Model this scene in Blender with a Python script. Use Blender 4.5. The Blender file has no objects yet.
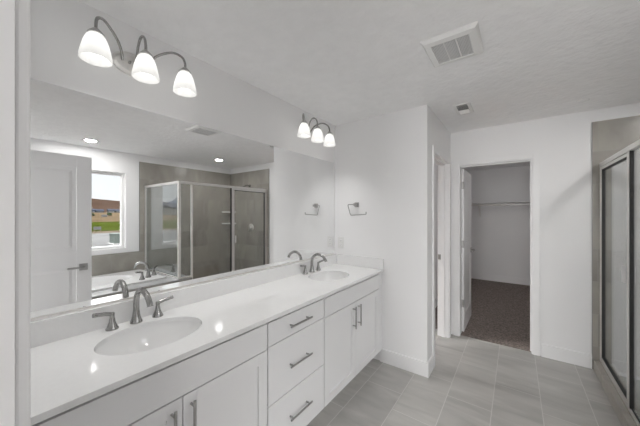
import bpy, bmesh, math, random
from mathutils import Vector, Matrix

S = bpy.context.scene
COL = S.collection
R = math.radians
random.seed(7)

# ------------------------------------------------------------------ camera
cam_d = bpy.data.cameras.new('camera')
cam = bpy.data.objects.new('camera', cam_d)
COL.objects.link(cam)
cam.location = (1.6153, 0.0, 1.46)
cam.rotation_euler = (R(90), 0, R(36.2146))
cam_d.sensor_fit = 'HORIZONTAL'
cam_d.sensor_width = 36.0
cam_d.lens = 36.0 * 267.34 / 640.0
cam_d.shift_y = 0.9 / 640.0
cam_d.clip_start = 0.01
cam_d.clip_end = 5000
S.camera = cam

# ------------------------------------------------------------------ world, sun, exposure
S.view_settings.view_transform = 'Standard'
S.view_settings.look = 'None'
S.view_settings.gamma = 1
S.view_settings.use_curve_mapping = False
S.view_settings.exposure = 0.5
S.cycles.use_denoising = True
S.cycles.max_bounces = 24
S.cycles.diffuse_bounces = 16
S.cycles.glossy_bounces = 8
S.cycles.transmission_bounces = 10
S.cycles.transparent_max_bounces = 16
S.cycles.sample_clamp_indirect = 6
S.cycles.caustics_reflective = True
S.cycles.caustics_refractive = False

W = bpy.data.worlds.new('world')
S.world = W
W.use_nodes = True
nt = W.node_tree
nt.nodes.clear()
tc = nt.nodes.new('ShaderNodeTexCoord')
sp = nt.nodes.new('ShaderNodeSeparateXYZ')
cr = nt.nodes.new('ShaderNodeValToRGB')
cr.color_ramp.elements[0].position = 0.0
cr.color_ramp.elements[0].color = (1.3, 1.33, 1.36, 1)
cr.color_ramp.elements[1].position = 0.6
cr.color_ramp.elements[1].color = (14.0, 14.4, 15.0, 1)
el = cr.color_ramp.elements.new(0.17)
el.color = (1.22, 1.30, 1.39, 1)
el = cr.color_ramp.elements.new(0.32)
el.color = (13.0, 13.2, 13.5, 1)
nz = nt.nodes.new('ShaderNodeTexNoise')
nz.inputs['Scale'].default_value = 2.5
nz.inputs['Detail'].default_value = 5
mx = nt.nodes.new('ShaderNodeMixRGB')
mx.blend_type = 'MULTIPLY'
mx.inputs[2].default_value = (1.18, 1.14, 1.10, 1)
bg = nt.nodes.new('ShaderNodeBackground')
bg.inputs['Strength'].default_value = 0.58
ow = nt.nodes.new('ShaderNodeOutputWorld')
nt.links.new(tc.outputs['Generated'], sp.inputs[0])
nt.links.new(sp.outputs['Z'], cr.inputs[0])
nt.links.new(tc.outputs['Generated'], nz.inputs['Vector'])
nt.links.new(nz.outputs['Fac'], mx.inputs[0])
nt.links.new(cr.outputs[0], mx.inputs[1])
nt.links.new(mx.outputs[0], bg.inputs['Color'])
nt.links.new(bg.outputs[0], ow.inputs['Surface'])


def light(kind, name, loc, energy, rot=(0, 0, 0), size=None, size_y=None, color=(1, 1, 1), radius=None):
    d = bpy.data.lights.new(name, kind)
    d.energy = energy
    d.color = color
    if kind == 'AREA':
        d.shape = 'RECTANGLE'
        d.size = size
        d.size_y = size_y or size
    if radius is not None and kind in ('POINT', 'SPOT'):
        d.shadow_soft_size = radius
    o = bpy.data.objects.new(name, d)
    o.location = loc
    o.rotation_euler = rot
    COL.objects.link(o)
    return o


sun = light('SUN', 'sun', (0, 0, 50), 0.45, rot=(R(52), 0, R(-62)), color=(1, 0.95, 0.88))
sun.data.angle = R(0.6)
# added fill light in the unseen bedroom behind the camera's doorway
light('AREA', 'bedroom_fill', (1.4, -3.3, 1.3), 62, rot=(R(90), 0, 0), size=1.0, size_y=2.0, color=(1, 0.99, 0.98))
pt = light('AREA', 'window_portal', (3.60, 1.03, 1.52), 1, rot=(0, R(90), 0), size=1.25, size_y=1.25)
pt.data.cycles.is_portal = True
# added dim closet fill, placed so the shelf shades the back wall
light('AREA', 'closet_fill', (1.6, 4.8, 2.42), 3.0, rot=(0, 0, 0), size=0.18, color=(1, 0.97, 0.94))
# unseen light for the hall beyond the left doorway
light('AREA', 'hall_light', (-0.3, 4.4, 2.42), 0.25, rot=(0, 0, 0), size=0.4, color=(1, 0.95, 0.9))


# ------------------------------------------------------------------ materials
def new_mat(name):
    m = bpy.data.materials.new(name)
    m.use_nodes = True
    return m, m.node_tree, m.node_tree.nodes['Principled BSDF']


def mat(name, col, rough=0.5, metal=0.0, var=0.0, vscale=4.0, bump=0.0, bscale=200.0, bdist=0.002, spec=None, detail=3, coat=0.0):
    m, t, b = new_mat(name)
    b.inputs['Base Color'].default_value = (*col, 1)
    b.inputs['Roughness'].default_value = rough
    b.inputs['Metallic'].default_value = metal
    if spec is not None:
        b.inputs['Specular IOR Level'].default_value = spec
    if coat:
        b.inputs['Coat Weight'].default_value = coat
        b.inputs['Coat Roughness'].default_value = 0.08
    g = t.nodes.new('ShaderNodeNewGeometry')
    if var:
        n = t.nodes.new('ShaderNodeTexNoise')
        n.inputs['Scale'].default_value = vscale
        n.inputs['Detail'].default_value = detail
        r = t.nodes.new('ShaderNodeValToRGB')
        r.color_ramp.elements[0].position = 0.3
        r.color_ramp.elements[1].position = 0.7
        r.color_ramp.elements[0].color = (*[max(0, c * (1 - var)) for c in col], 1)
        r.color_ramp.elements[1].color = (*[min(1, c * (1 + var)) for c in col], 1)
        t.links.new(g.outputs['Position'], n.inputs['Vector'])
        t.links.new(n.outputs['Fac'], r.inputs[0])
        t.links.new(r.outputs[0], b.inputs['Base Color'])
    if bump:
        n = t.nodes.new('ShaderNodeTexNoise')
        n.inputs['Scale'].default_value = bscale
        n.inputs['Detail'].default_value = 3
        bp = t.nodes.new('ShaderNodeBump')
        bp.inputs['Strength'].default_value = bump
        bp.inputs['Distance'].default_value = bdist
        t.links.new(g.outputs['Position'], n.inputs['Vector'])
        t.links.new(n.outputs['Fac'], bp.inputs['Height'])
        t.links.new(bp.outputs[0], b.inputs['Normal'])
    return m


def tile_mat(name, ax_u, ax_v, w, h, u0, v0, shift, col, grout, gw=0.0022, rough=0.35, tilevar=0.12, vein=0.10, vdir=(1, 1, 1), grid_bump=0.25):
    """Long tiles laid in courses: u picks the course, v runs along it; each course is shifted by `shift`."""
    m, t, b = new_mat(name)
    N, L = t.nodes, t.links

    def math_(op, a, b_=None, c=None):
        n = N.new('ShaderNodeMath')
        n.operation = op
        for i, x in enumerate((a, b_, c)):
            if x is None:
                continue
            if isinstance(x, (int, float)):
                n.inputs[i].default_value = x
            else:
                L.new(x, n.inputs[i])
        return n.outputs[0]
    g = N.new('ShaderNodeNewGeometry')
    s = N.new('ShaderNodeSeparateXYZ')
    L.new(g.outputs['Position'], s.inputs[0])
    U = math_('DIVIDE', math_('SUBTRACT', s.outputs[ax_u], u0), w)
    c = math_('FLOOR', U)
    fu = math_('FRACT', U)
    V = math_('DIVIDE', math_('ADD', math_('SUBTRACT', s.outputs[ax_v], v0), math_('MULTIPLY', c, shift)), h)
    r = math_('FLOOR', V)
    fv = math_('FRACT', V)
    du = math_('MULTIPLY', math_('MINIMUM', fu, math_('SUBTRACT', 1.0, fu)), w)
    dv = math_('MULTIPLY', math_('MINIMUM', fv, math_('SUBTRACT', 1.0, fv)), h)
    d = math_('MINIMUM', du, dv)
    isg = math_('LESS_THAN', d, gw)
    cv = N.new('ShaderNodeCombineXYZ')
    L.new(c, cv.inputs[0])
    L.new(r, cv.inputs[1])
    wn = N.new('ShaderNodeTexWhiteNoise')
    L.new(cv.outputs[0], wn.inputs['Vector'])
    # veins: stretched noise, offset per tile
    ad = N.new('ShaderNodeVectorMath')
    ad.operation = 'MULTIPLY_ADD'
    L.new(wn.outputs['Color'], ad.inputs[0])
    ad.inputs[1].default_value = (9, 9, 9)
    L.new(g.outputs['Position'], ad.inputs[2])
    mp = N.new('ShaderNodeMapping')
    mp.inputs['Rotation'].default_value = (0.3, 0.4, 0.7)
    mp.inputs['Scale'].default_value = (vdir[0], vdir[1], vdir[2])
    L.new(ad.outputs[0], mp.inputs['Vector'])
    no = N.new('ShaderNodeTexNoise')
    no.inputs['Scale'].default_value = 3.0
    no.inputs['Detail'].default_value = 6
    no.inputs['Distortion'].default_value = 0.8
    L.new(mp.outputs[0], no.inputs['Vector'])
    k = math_('ADD', math_('MULTIPLY', math_('SUBTRACT', wn.outputs['Value'], 0.5), tilevar),
              math_('MULTIPLY', math_('SUBTRACT', no.outputs['Fac'], 0.5), vein * 5))
    k = math_('ADD', k, 1.0)
    sc = N.new('ShaderNodeVectorMath')
    sc.operation = 'SCALE'
    sc.inputs[0].default_value = col
    L.new(k, sc.inputs['Scale'])
    mxx = N.new('ShaderNodeMixRGB')
    L.new(isg, mxx.inputs[0])
    L.new(sc.outputs[0], mxx.inputs[1])
    mxx.inputs[2].default_value = (*grout, 1)
    L.new(mxx.outputs[0], b.inputs['Base Color'])
    rr = math_('ADD', math_('MULTIPLY', isg, 0.4), rough)
    L.new(rr, b.inputs['Roughness'])
    bp = N.new('ShaderNodeBump')
    bp.inputs['Strength'].default_value = grid_bump
    bp.inputs['Distance'].default_value = 0.001
    L.new(math_('SUBTRACT', 1.0, isg), bp.inputs['Height'])
    L.new(bp.outputs[0], b.inputs['Normal'])
    return m


def glass_mat(name, tint=(0.95, 0.97, 0.965), r0=0.04, power=5.0):
    """Thin clear pane: lets light through, mirrors more towards grazing angles (same from both sides)."""
    m = bpy.data.materials.new(name)
    m.use_nodes = True
    t = m.node_tree
    t.nodes.clear()
    tr = t.nodes.new('ShaderNodeBsdfTransparent')
    tr.inputs[0].default_value = (*tint, 1)
    gl = t.nodes.new('ShaderNodeBsdfGlossy')
    gl.inputs['Roughness'].default_value = 0.0
    gl.inputs['Color'].default_value = (0.96, 0.98, 1.0, 1)
    g = t.nodes.new('ShaderNodeNewGeometry')
    dt = t.nodes.new('ShaderNodeVectorMath')
    dt.operation = 'DOT_PRODUCT'
    t.links.new(g.outputs['Normal'], dt.inputs[0])
    t.links.new(g.outputs['Incoming'], dt.inputs[1])

    def math_(op, a, b_=None):
        n = t.nodes.new('ShaderNodeMath')
        n.operation = op
        for k, x in enumerate((a, b_)):
            if x is None:
                continue
            if isinstance(x, (int, float)):
                n.inputs[k].default_value = x
            else:
                t.links.new(x, n.inputs[k])
        return n.outputs[0]
    c = math_('ABSOLUTE', dt.outputs['Value'])
    f = math_('ADD', math_('MULTIPLY', math_('POWER', math_('SUBTRACT', 1.0, c), power), 1 - r0), r0)
    mi = t.nodes.new('ShaderNodeMixShader')
    out = t.nodes.new('ShaderNodeOutputMaterial')
    t.links.new(f, mi.inputs[0])
    t.links.new(tr.outputs[0], mi.inputs[1])
    t.links.new(gl.outputs[0], mi.inputs[2])
    t.links.new(mi.outputs[0], out.inputs[0])
    return m


def emit_mat(name, col, strength):
    m, t, b = new_mat(name)
    b.inputs['Base Color'].default_value = (0.8, 0.8, 0.8, 1)
    b.inputs['Emission Color'].default_value = (*col, 1)
    b.inputs['Emission Strength'].default_value = strength
    return m


M = {}
M['wall'] = mat('wall_paint', (0.865, 0.865, 0.87), 0.85, var=0.01, vscale=1.5, bump=0.12, bscale=90, bdist=0.002)
M['ceiling'] = mat('ceiling_texture', (0.88, 0.88, 0.885), 0.9, var=0.02, vscale=12, bump=0.8, bscale=24, bdist=0.009)
M['trim'] = mat('trim_paint', (0.86, 0.86, 0.865), 0.4, var=0.01)
M['jamb'] = mat('entry_trim_paint', (0.80, 0.80, 0.80), 0.45, var=0.01)
M['door'] = mat('door_paint', (0.80, 0.80, 0.805), 0.42, var=0.01)
M['cabinet'] = mat('cabinet_paint', (0.78, 0.78, 0.785), 0.4, var=0.01, vscale=3)
M['cabinet_inside'] = mat('cabinet_inside', (0.30, 0.30, 0.30), 0.8, var=0.05)
M['quartz'] = mat('white_quartz', (0.82, 0.82, 0.82), 0.08, var=0.012, vscale=60, detail=5)
M['porcelain'] = mat('porcelain', (0.82, 0.82, 0.82), 0.08, var=0.004)
M['acrylic'] = mat('tub_acrylic', (0.86, 0.86, 0.86), 0.12, var=0.004)
M['nickel'] = mat('brushed_nickel', (0.37, 0.367, 0.36), 0.24, metal=1.0, var=0.05, vscale=80)
M['dark_nickel'] = mat('dark_nickel', (0.45, 0.445, 0.44), 0.3, metal=1.0, var=0.05, vscale=80)
M['alum'] = mat('brushed_aluminium', (0.80, 0.785, 0.765), 0.42, metal=1.0, var=0.04, vscale=60)
M['gasket'] = mat('black_gasket', (0.03, 0.03, 0.03), 0.6, var=0.1)
M['silver'] = mat('mirror_silver', (0.93, 0.935, 0.935), 0.0, metal=1.0)
M['plastic'] = mat('white_plastic', (0.80, 0.80, 0.79), 0.4, var=0.01)
M['grille'] = mat('grille_plastic', (0.68, 0.68, 0.68), 0.6, var=0.03)
M['dark'] = mat('dark_slot', (0.05, 0.05, 0.05), 0.8, var=0.1)
M['duct'] = mat('duct_grey', (0.30, 0.30, 0.30), 0.7, var=0.1)
M['floor'] = tile_mat('floor_tile', 0, 1, 0.3015, 0.61, 0.567, 2.137, 0.203, (0.44, 0.43, 0.41), (0.60, 0.59, 0.57),
                      gw=0.0026, rough=0.38, tilevar=0.10, vein=0.15, vdir=(0.6, 2.6, 1))
M['tile_x'] = tile_mat('shower_tile_window_side', 2, 1, 0.305, 0.61, 0.52, 0.2, 0.305, (0.335, 0.318, 0.285), (0.36, 0.35, 0.33),
                       gw=0.0022, rough=0.32, tilevar=0.22, vein=0.16, vdir=(1, 1.5, 0.7))
M['tile_y'] = tile_mat('shower_tile_end_side', 2, 0, 0.305, 0.61, 0.52, 0.1, 0.305, (0.335, 0.318, 0.285), (0.36, 0.35, 0.33),
                       gw=0.0022, rough=0.32, tilevar=0.22, vein=0.16, vdir=(1.5, 1, 0.7))
M['tile_z'] = tile_mat('deck_tile', 0, 1, 0.305, 0.61, 2.2, 0.2, 0.305, (0.46, 0.46, 0.46), (0.37, 0.365, 0.35),
                       gw=0.0016, rough=0.18, tilevar=0.08, vein=0.06)
M['tile_edge'] = mat('tile_edge_metal', (0.30, 0.295, 0.285), 0.4, metal=0.7, var=0.03)
M['wood_floor'] = mat('hall_wood', (0.33, 0.19, 0.10), 0.45, var=0.25, vscale=14, detail=6)
M['carpet'] = mat('brown_carpet', (0.27, 0.225, 0.205), 0.95, var=0.5, vscale=60, bump=1.0, bscale=260, bdist=0.01, detail=6)
M['beige_carpet'] = mat('bedroom_carpet', (0.34, 0.32, 0.30), 0.95, var=0.25, vscale=120, bump=0.8, bscale=260, bdist=0.01)
M['vinyl'] = mat('window_vinyl', (0.86, 0.86, 0.86), 0.35, var=0.005)
M['win_glass'] = glass_mat('window_glass', (0.985, 0.99, 0.99), 0.02)
M['shower_glass'] = glass_mat('shower_glass', (0.985, 0.99, 0.985), 0.022)
M['coated_glass'] = glass_mat('return_panel_glass', (0.95, 0.97, 0.97), 0.045, 3.7)
M['bulb'] = emit_mat('lit_bulb', (1, 0.98, 0.95), 2.0)
M['can_lens'] = emit_mat('lit_can_lens', (1, 0.98, 0.96), 7)
# frosted lamp shade: lets the bulb's light through
m_ = bpy.data.materials.new('frosted_shade')
m_.use_nodes = True
t_ = m_.node_tree
t_.nodes.clear()
a_ = t_.nodes.new('ShaderNodeBsdfTranslucent')
a_.inputs[0].default_value = (0.8, 0.8, 0.79, 1)
d_ = t_.nodes.new('ShaderNodeBsdfDiffuse')
d_.inputs[0].default_value = (0.85, 0.85, 0.85, 1)
e_ = t_.nodes.new('ShaderNodeEmission')
e_.inputs[0].default_value = (1, 0.99, 0.97, 1)
e_.inputs[1].default_value = 0.15
x_ = t_.nodes.new('ShaderNodeMixShader')
x_.inputs[0].default_value = 0.35
y_ = t_.nodes.new('ShaderNodeAddShader')
o_ = t_.nodes.new('ShaderNodeOutputMaterial')
t_.links.new(a_.outputs[0], x_.inputs[1])
t_.links.new(d_.outputs[0], x_.inputs[2])
t_.links.new(x_.outputs[0], y_.inputs[0])
t_.links.new(e_.outputs[0], y_.inputs[1])
t_.links.new(y_.outputs[0], o_.inputs[0])
M['shade'] = m_
# outdoors
M['lawn'] = mat('lawn', (0.0146, 0.0189, 0.0030), 0.95, var=0.35, vscale=0.25, detail=6, spec=0.0)
M['dry'] = mat('dry_field', (0.0406, 0.0298, 0.0186), 0.95, var=0.25, vscale=0.08, detail=6, spec=0.0)
M['dirt'] = mat('bare_dirt', (0.0406, 0.0325, 0.0237), 0.95, var=0.25, vscale=1.5, detail=6, spec=0.0)
M['asphalt'] = mat('asphalt', (0.0580, 0.0574, 0.0563), 0.9, var=0.12, vscale=1.2, detail=6, spec=0.0)
M['concrete'] = mat('concrete', (0.2344, 0.2306, 0.2230), 0.9, var=0.08, vscale=2, spec=0.0)
M['hill'] = mat('brown_hill', (0.0217, 0.0140, 0.0103), 0.95, var=0.25, vscale=0.02, detail=7, spec=0.0)
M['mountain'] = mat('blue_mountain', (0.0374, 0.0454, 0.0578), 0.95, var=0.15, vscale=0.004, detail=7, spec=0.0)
M['siding'] = mat('utility_green', (0.0567, 0.0653, 0.0595), 0.6, var=0.06, vscale=2, spec=0.0)
M['house_a'] = mat('house_white', (0.0569, 0.0569, 0.0569), 0.8, var=0.05, spec=0.0)
M['house_b'] = mat('house_grey', (0.0437, 0.0481, 0.0584), 0.8, var=0.05, spec=0.0)
M['roof'] = mat('house_roof', (0.0225, 0.0253, 0.0338), 0.8, var=0.1, spec=0.0)
M['leaf'] = mat('dark_leaves', (0.0135, 0.0203, 0.0095), 0.95, var=0.4, vscale=1.5, spec=0.0)
M['bark'] = mat('bark', (0.10, 0.07, 0.05), 0.95, var=0.2)


# ------------------------------------------------------------------ mesh helpers
def BM():
    return bmesh.new()


def add_box(bm, lo, hi, bevel=0.0, seg=2, mtx=None):
    x0, y0, z0 = lo
    x1, y1, z1 = hi
    b = bmesh.new()
    vs = [b.verts.new(p) for p in ((x0, y0, z0), (x1, y0, z0), (x1, y1, z0), (x0, y1, z0), (x0, y0, z1), (x1, y0, z1), (x1, y1, z1), (x0, y1, z1))]
    for f in ((0, 3, 2, 1), (4, 5, 6, 7), (0, 1, 5, 4), (1, 2, 6, 5), (2, 3, 7, 6), (3, 0, 4, 7)):
        b.faces.new([vs[i] for i in f])
    if bevel:
        bmesh.ops.bevel(b, geom=b.edges[:], offset=bevel, segments=seg, affect='EDGES', profile=0.6)
    merge(bm, b, mtx)


def merge(bm, b, mtx=None):
    if mtx is not None:
        bmesh.ops.transform(b, matrix=mtx, verts=b.verts)
    me = bpy.data.meshes.new('tmp')
    b.to_mesh(me)
    bm.from_mesh(me)
    bpy.data.meshes.remove(me)
    b.free()


def add_tube(bm, pts, rad, n=12, caps=True):
    """Round tube along pts; rad is a number or one per point."""
    pts = [Vector(p) for p in pts]
    if isinstance(rad, (int, float)):
        rad = [rad] * len(pts)
    rings = []
    up = None
    for i, p in enumerate(pts):
        if i == 0:
            d = pts[1] - p
        elif i == len(pts) - 1:
            d = p - pts[i - 1]
        else:
            d = (pts[i + 1] - p).normalized() + (p - pts[i - 1]).normalized()
        d.normalize()
        if up is None:
            up = Vector((0, 0, 1)) if abs(d.z) < 0.9 else Vector((1, 0, 0))
        a = d.cross(up)
        if a.length < 1e-5:
            a = d.cross(Vector((0, 1, 0)))
        a.normalize()
        up = a.cross(d).normalized()
        rings.append([bm.verts.new(p + rad[i] * (math.cos(2 * math.pi * k / n) * a + math.sin(2 * math.pi * k / n) * up)) for k in range(n)])
    for i in range(len(rings) - 1):
        for k in range(n):
            bm.faces.new((rings[i][k], rings[i][(k + 1) % n], rings[i + 1][(k + 1) % n], rings[i + 1][k]))
    if caps:
        bm.faces.new(rings[0][::-1])
        bm.faces.new(rings[-1])


def arc(c, r, a0, a1, n, ax=(1, 0, 0), ay=(0, 0, 1)):
    c, ax, ay = Vector(c), Vector(ax), Vector(ay)
    return [c + r * (math.cos(R(a0 + (a1 - a0) * i / n)) * ax + math.sin(R(a0 + (a1 - a0) * i / n)) * ay) for i in range(n + 1)]


def add_lathe(bm, prof, n=32, c=(0, 0, 0), sx=1.0, sy=1.0, close_top=False, close_bot=False, mtx=None):
    """prof: list of (radius, z)."""
    b = bmesh.new()
    rings = []
    for r, z in prof:
        rings.append([b.verts.new((c[0] + sx * r * math.cos(2 * math.pi * k / n), c[1] + sy * r * math.sin(2 * math.pi * k / n), c[2] + z)) for k in range(n)])
    for i in range(len(rings) - 1):
        for k in range(n):
            b.faces.new((rings[i][k], rings[i][(k + 1) % n], rings[i + 1][(k + 1) % n], rings[i + 1][k]))
    if close_bot:
        b.faces.new(rings[0][::-1])
    if close_top:
        b.faces.new(rings[-1])
    bmesh.ops.recalc_face_normals(b, faces=b.faces)
    merge(bm, b, mtx)


def add_plate_with_holes(bm, x0, x1, y0, y1, z0, z1, holes, n=64):
    """Slab with elliptical holes (cx, cy, rx, ry)."""
    b = bmesh.new()
    es = []

    def loop(pts):
        vs = [b.verts.new((x, y, z1)) for x, y in pts]
        for i in range(len(vs)):
            es.append(b.edges.new((vs[i], vs[(i + 1) % len(vs)])))
    outer = []
    for i in range(24):
        outer.append((x0, y0 + (y1 - y0) * i / 24))
    for i in range(8):
        outer.append((x0 + (x1 - x0) * i / 8, y1))
    for i in range(24):
        outer.append((x1, y1 + (y0 - y1) * i / 24))
    for i in range(8):
        outer.append((x1 + (x0 - x1) * i / 8, y0))
    loop(outer)
    for cx, cy, rx, ry in holes:
        loop([(cx + rx * math.cos(2 * math.pi * k / n), cy + ry * math.sin(2 * math.pi * k / n)) for k in range(n)])
    bmesh.ops.triangle_fill(b, use_beauty=True, use_dissolve=False, edges=es)
    bmesh.ops.recalc_face_normals(b, faces=b.faces)
    if b.faces and sum(f.normal.z for f in b.faces) < 0:
        bmesh.ops.reverse_faces(b, faces=b.faces)
    r = bmesh.ops.extrude_face_region(b, geom=b.faces[:])
    vs = [v for v in r['geom'] if isinstance(v, bmesh.types.BMVert)]
    bmesh.ops.translate(b, vec=(0, 0, z0 - z1), verts=vs)
    bmesh.ops.recalc_face_normals(b, faces=b.faces)
    merge(bm, b)


def add_prism(bm, poly, z0, z1):
    lo = [bm.verts.new((x, y, z0)) for x, y in poly]
    hi = [bm.verts.new((x, y, z1)) for x, y in poly]
    n = len(poly)
    bm.faces.new(lo[::-1])
    bm.faces.new(hi)
    for i in range(n):
        bm.faces.new((lo[i], lo[(i + 1) % n], hi[(i + 1) % n], hi[i]))


def obj(name, bm, m, parent=None, smooth=None, loc=None):
    bmesh.ops.recalc_face_normals(bm, faces=bm.faces)
    me = bpy.data.meshes.new(name)
    bm.to_mesh(me)
    bm.free()
    me.materials.append(M[m] if isinstance(m, str) else m)
    if smooth:
        for p in me.polygons:
            p.use_smooth = True
        try:
            me.set_sharp_from_angle(angle=R(smooth))
        except Exception:
            pass
    o = bpy.data.objects.new(name, me)
    COL.objects.link(o)
    if parent:
        o.parent = parent
    if loc:
        o.location = loc
    return o


def box(name, lo, hi, m, parent=None, bevel=0.0, seg=2):
    bm = BM()
    add_box(bm, lo, hi, bevel, seg)
    return obj(name, bm, m, parent)


def boxes(name, lst, m, parent=None, bevel=0.0):
    bm = BM()
    for lo, hi in lst:
        add_box(bm, lo, hi, bevel)
    return obj(name, bm, m, parent)


def thing(name, label, cat, loc=(0, 0, 0), rotz=0.0, group=None):
    o = bpy.data.objects.new(name, None)
    o.empty_display_size = 0.05
    COL.objects.link(o)
    o.location = loc
    o.rotation_euler = (0, 0, rotz)
    o['label'] = label
    o['category'] = cat
    if group:
        o['group'] = group
    return o


def tag(o, label, cat, group=None):
    o['label'] = label
    o['category'] = cat
    if group:
        o['group'] = group
    return o


def struct(o, label=None, cat=None):
    o['kind'] = 'structure'
    if label:
        o['label'] = label
    if cat:
        o['category'] = cat
    return o


def plain(o, label):
    o['label'] = label
    return o


# ------------------------------------------------------------------ dimensions
YE = 2.5004      # towel-ring wall
XC = 0.9757      # its outer corner
YB = 3.5596      # closet / shower end wall
XW = 3.42        # window wall
Y0 = 0.046       # room face of the entry wall
H = 2.441
SX = 2.195       # where tile starts on the end wall

# ------------------------------------------------------------------ room shell
struct(boxes('floor', [((-0.1, -0.07, -0.05), (3.54, YB + 0.04, 0)), ], 'floor'), 'grey stone look floor tile laid in offset rows', 'floor')
struct(box('floor_closet', (0.52, YB + 0.042, -0.05), (2.7, 7.0, 0.006), 'carpet'), 'dark brown cut pile carpet of the closet', 'carpet')
struct(box('floor_hall', (-0.9, YE + 0.122, -0.05), (0.5, 5.3, 0.002), 'wood_floor'), 'brown wood floor seen in the sliver of the left doorway', 'floor')
struct(box('floor_bedroom', (-1.2, -3.4, -0.05), (4.6, -0.072, 0.006), 'beige_carpet'), 'carpet of the bedroom behind the camera', 'carpet')
struct(box('ceiling', (-0.9, -3.4, H), (4.6, 7.1, H + 0.12), 'ceiling'), 'textured white ceiling', 'ceiling')
struct(box('wall_left', (-0.11, -0.07, 0), (-0.006, YE + 0.12, H), 'wall'), 'white wall behind the vanity mirror', 'wall')
struct(box('wall_towel_side', (-0.006, YE, 0), (XC, YE + 0.12, H), 'wall'), 'white wall with the towel ring at the end of the vanity', 'wall')
# wall with the left doorway (opening y 2.735..3.43)
DY0, DY1, DH = 2.735, 3.43, 2.045
struct(boxes('wall_passage_side', [((XC - 0.12, YE + 0.12, 0), (XC, DY0 - 0.015, H)), ((XC - 0.12, DY1 + 0.015, 0), (XC, YB + 0.12, H)),
                                   ((XC - 0.12, DY0 - 0.015, DH + 0.015), (XC, DY1 + 0.015, H))], 'wall'),
       'white return wall with a cased doorway', 'wall')
# end wall with the closet opening
CX0, CX1, CH = 1.079, 1.748, 2.03
struct(boxes('wall_closet_side', [((XC, YB, 0), (CX0 - 0.015, YB + 0.12, H)), ((CX1 + 0.015, YB, 0), (XW + 0.12, YB + 0.12, H)),
                                  ((CX0 - 0.015, YB, CH + 0.015), (CX1 + 0.015, YB + 0.12, H))], 'wall'),
       'white end wall with the closet doorway', 'wall')
# window wall (opening y .43..1.632, z .896..2.12)
WY0, WY1, WZ0, WZ1 = 0.43, 1.625, 0.91, 2.115
struct(boxes('wall_window_side', [((XW, -0.07, 0), (XW + 0.15, WY0, H)), ((XW, WY1, 0), (XW + 0.15, YB, H)),
                                  ((XW, WY0, 0), (XW + 0.15, WY1, WZ0)), ((XW, WY0, WZ1), (XW + 0.15, WY1, H))], 'wall'),
       'white wall with the window above the tub', 'wall')
# entry wall with the doorway the camera stands in (opening x 1.09..1.85)
EX0, EX1, EH = 1.09, 1.85, 2.045
struct(boxes('wall_entry_side', [((-0.11, Y0 - 0.12, 0), (EX0 - 0.02, Y0, H)), ((EX1 + 0.02, Y0 - 0.12, 0), (XW + 0.15, Y0, H)),
                                 ((EX0 - 0.02, Y0 - 0.12, EH + 0.02), (EX1 + 0.02, Y0, H))], 'wall'), 'white entry wall with the open bathroom door', 'wall')
struct(boxes('wall_hall_side', [((-0.95, YE + 0.12, 0), (-0.85, 5.3, H)), ((-0.85, 5.2, 0), (0.5, 5.3, H))], 'wall'), 'walls of the hall beyond the left doorway', 'wall')
struct(boxes('wall_closet_inside', [((0.5, YB + 0.12, 0), (0.6, 7.0, H)), ((0.6, 6.9, 0), (2.6, 7.0, H)), ((2.6, YB + 0.12, 0), (2.7, 7.0, H))], 'wall'), 'walls inside the walk-in closet', 'wall')
struct(boxes('wall_bedroom_side', [((-1.2, -3.5, 0), (4.6, -3.4, H)), ((-1.3, -3.5, 0), (-1.2, -0.07, H)), ((4.6, -3.5, 0), (4.7, -0.07, H)),
                                   ((-1.2, -0.08, 0), (-0.11, -0.07, H)), ((XW + 0.15, -0.08, 0), (4.6, -0.07, H))], 'wall'), 'walls of the bedroom behind the camera', 'wall')

# baseboards
BH, BT = 0.13, 0.014


def baseboard(name, segs, label):
    bm = BM()
    for lo, hi in segs:
        add_box(bm, (lo[0], lo[1], 0), (hi[0], hi[1], BH - 0.012))
        # thinner stepped top edge, so the cap line reads
        cx = 0.3
        dx, dy = hi[0] - lo[0], hi[1] - lo[1]
        add_box(bm, (lo[0], lo[1], BH - 0.012), (hi[0], hi[1], BH), 0.003)
    struct(obj(name, bm, 'trim'), label, 'baseboard')


baseboard('baseboard_towel_side', [((0.53, YE - BT), (XC + BT, YE)), ((XC, YE), (XC + BT, DY0 - 0.078))], 'white baseboard wrapping the towel ring wall corner')
baseboard('baseboard_closet_side', [((CX1 + 0.078, YB - BT), (SX, YB))], 'white baseboard between closet doorway and shower')
baseboard('baseboard_closet_inside', [((0.6, 6.9 - BT), (2.6, 6.9)), ((0.6, 3.7), (0.6 + BT, 6.88)), ((2.6 - BT, 3.7), (2.6, 6.88))], 'white baseboard along the closet walls')


def casing_y(name, y, sgn, x0, x1, zt, label, m='trim', w=0.066, t=0.016):
    """Casing round an opening in a wall facing -y/+y. sgn: direction the trim sticks out."""
    ya, yb = (y - t, y) if sgn < 0 else (y, y + t)
    ya2, yb2 = (y - t * 0.55, y) if sgn < 0 else (y, y + t * 0.55)
    bm = BM()
    add_box(bm, (x0 - w, ya, 0), (x0 - 0.012, yb, zt + w), 0.003)
    add_box(bm, (x1 + 0.012, ya, 0), (x1 + w, yb, zt + w), 0.003)
    add_box(bm, (x0 - 0.012, ya, zt + 0.012), (x1 + 0.012, yb, zt + w), 0.003)
    add_box(bm, (x0 - 0.014, ya2, 0), (x0 - 0.005, yb2, zt + 0.005))
    add_box(bm, (x1 + 0.005, ya2, 0), (x1 + 0.014, yb2, zt + 0.005))
    add_box(bm, (x0 - 0.014, ya2, zt + 0.005), (x1 + 0.014, yb2, zt + 0.014))
    return struct(obj(name, bm, m), label, 'door trim')


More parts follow.
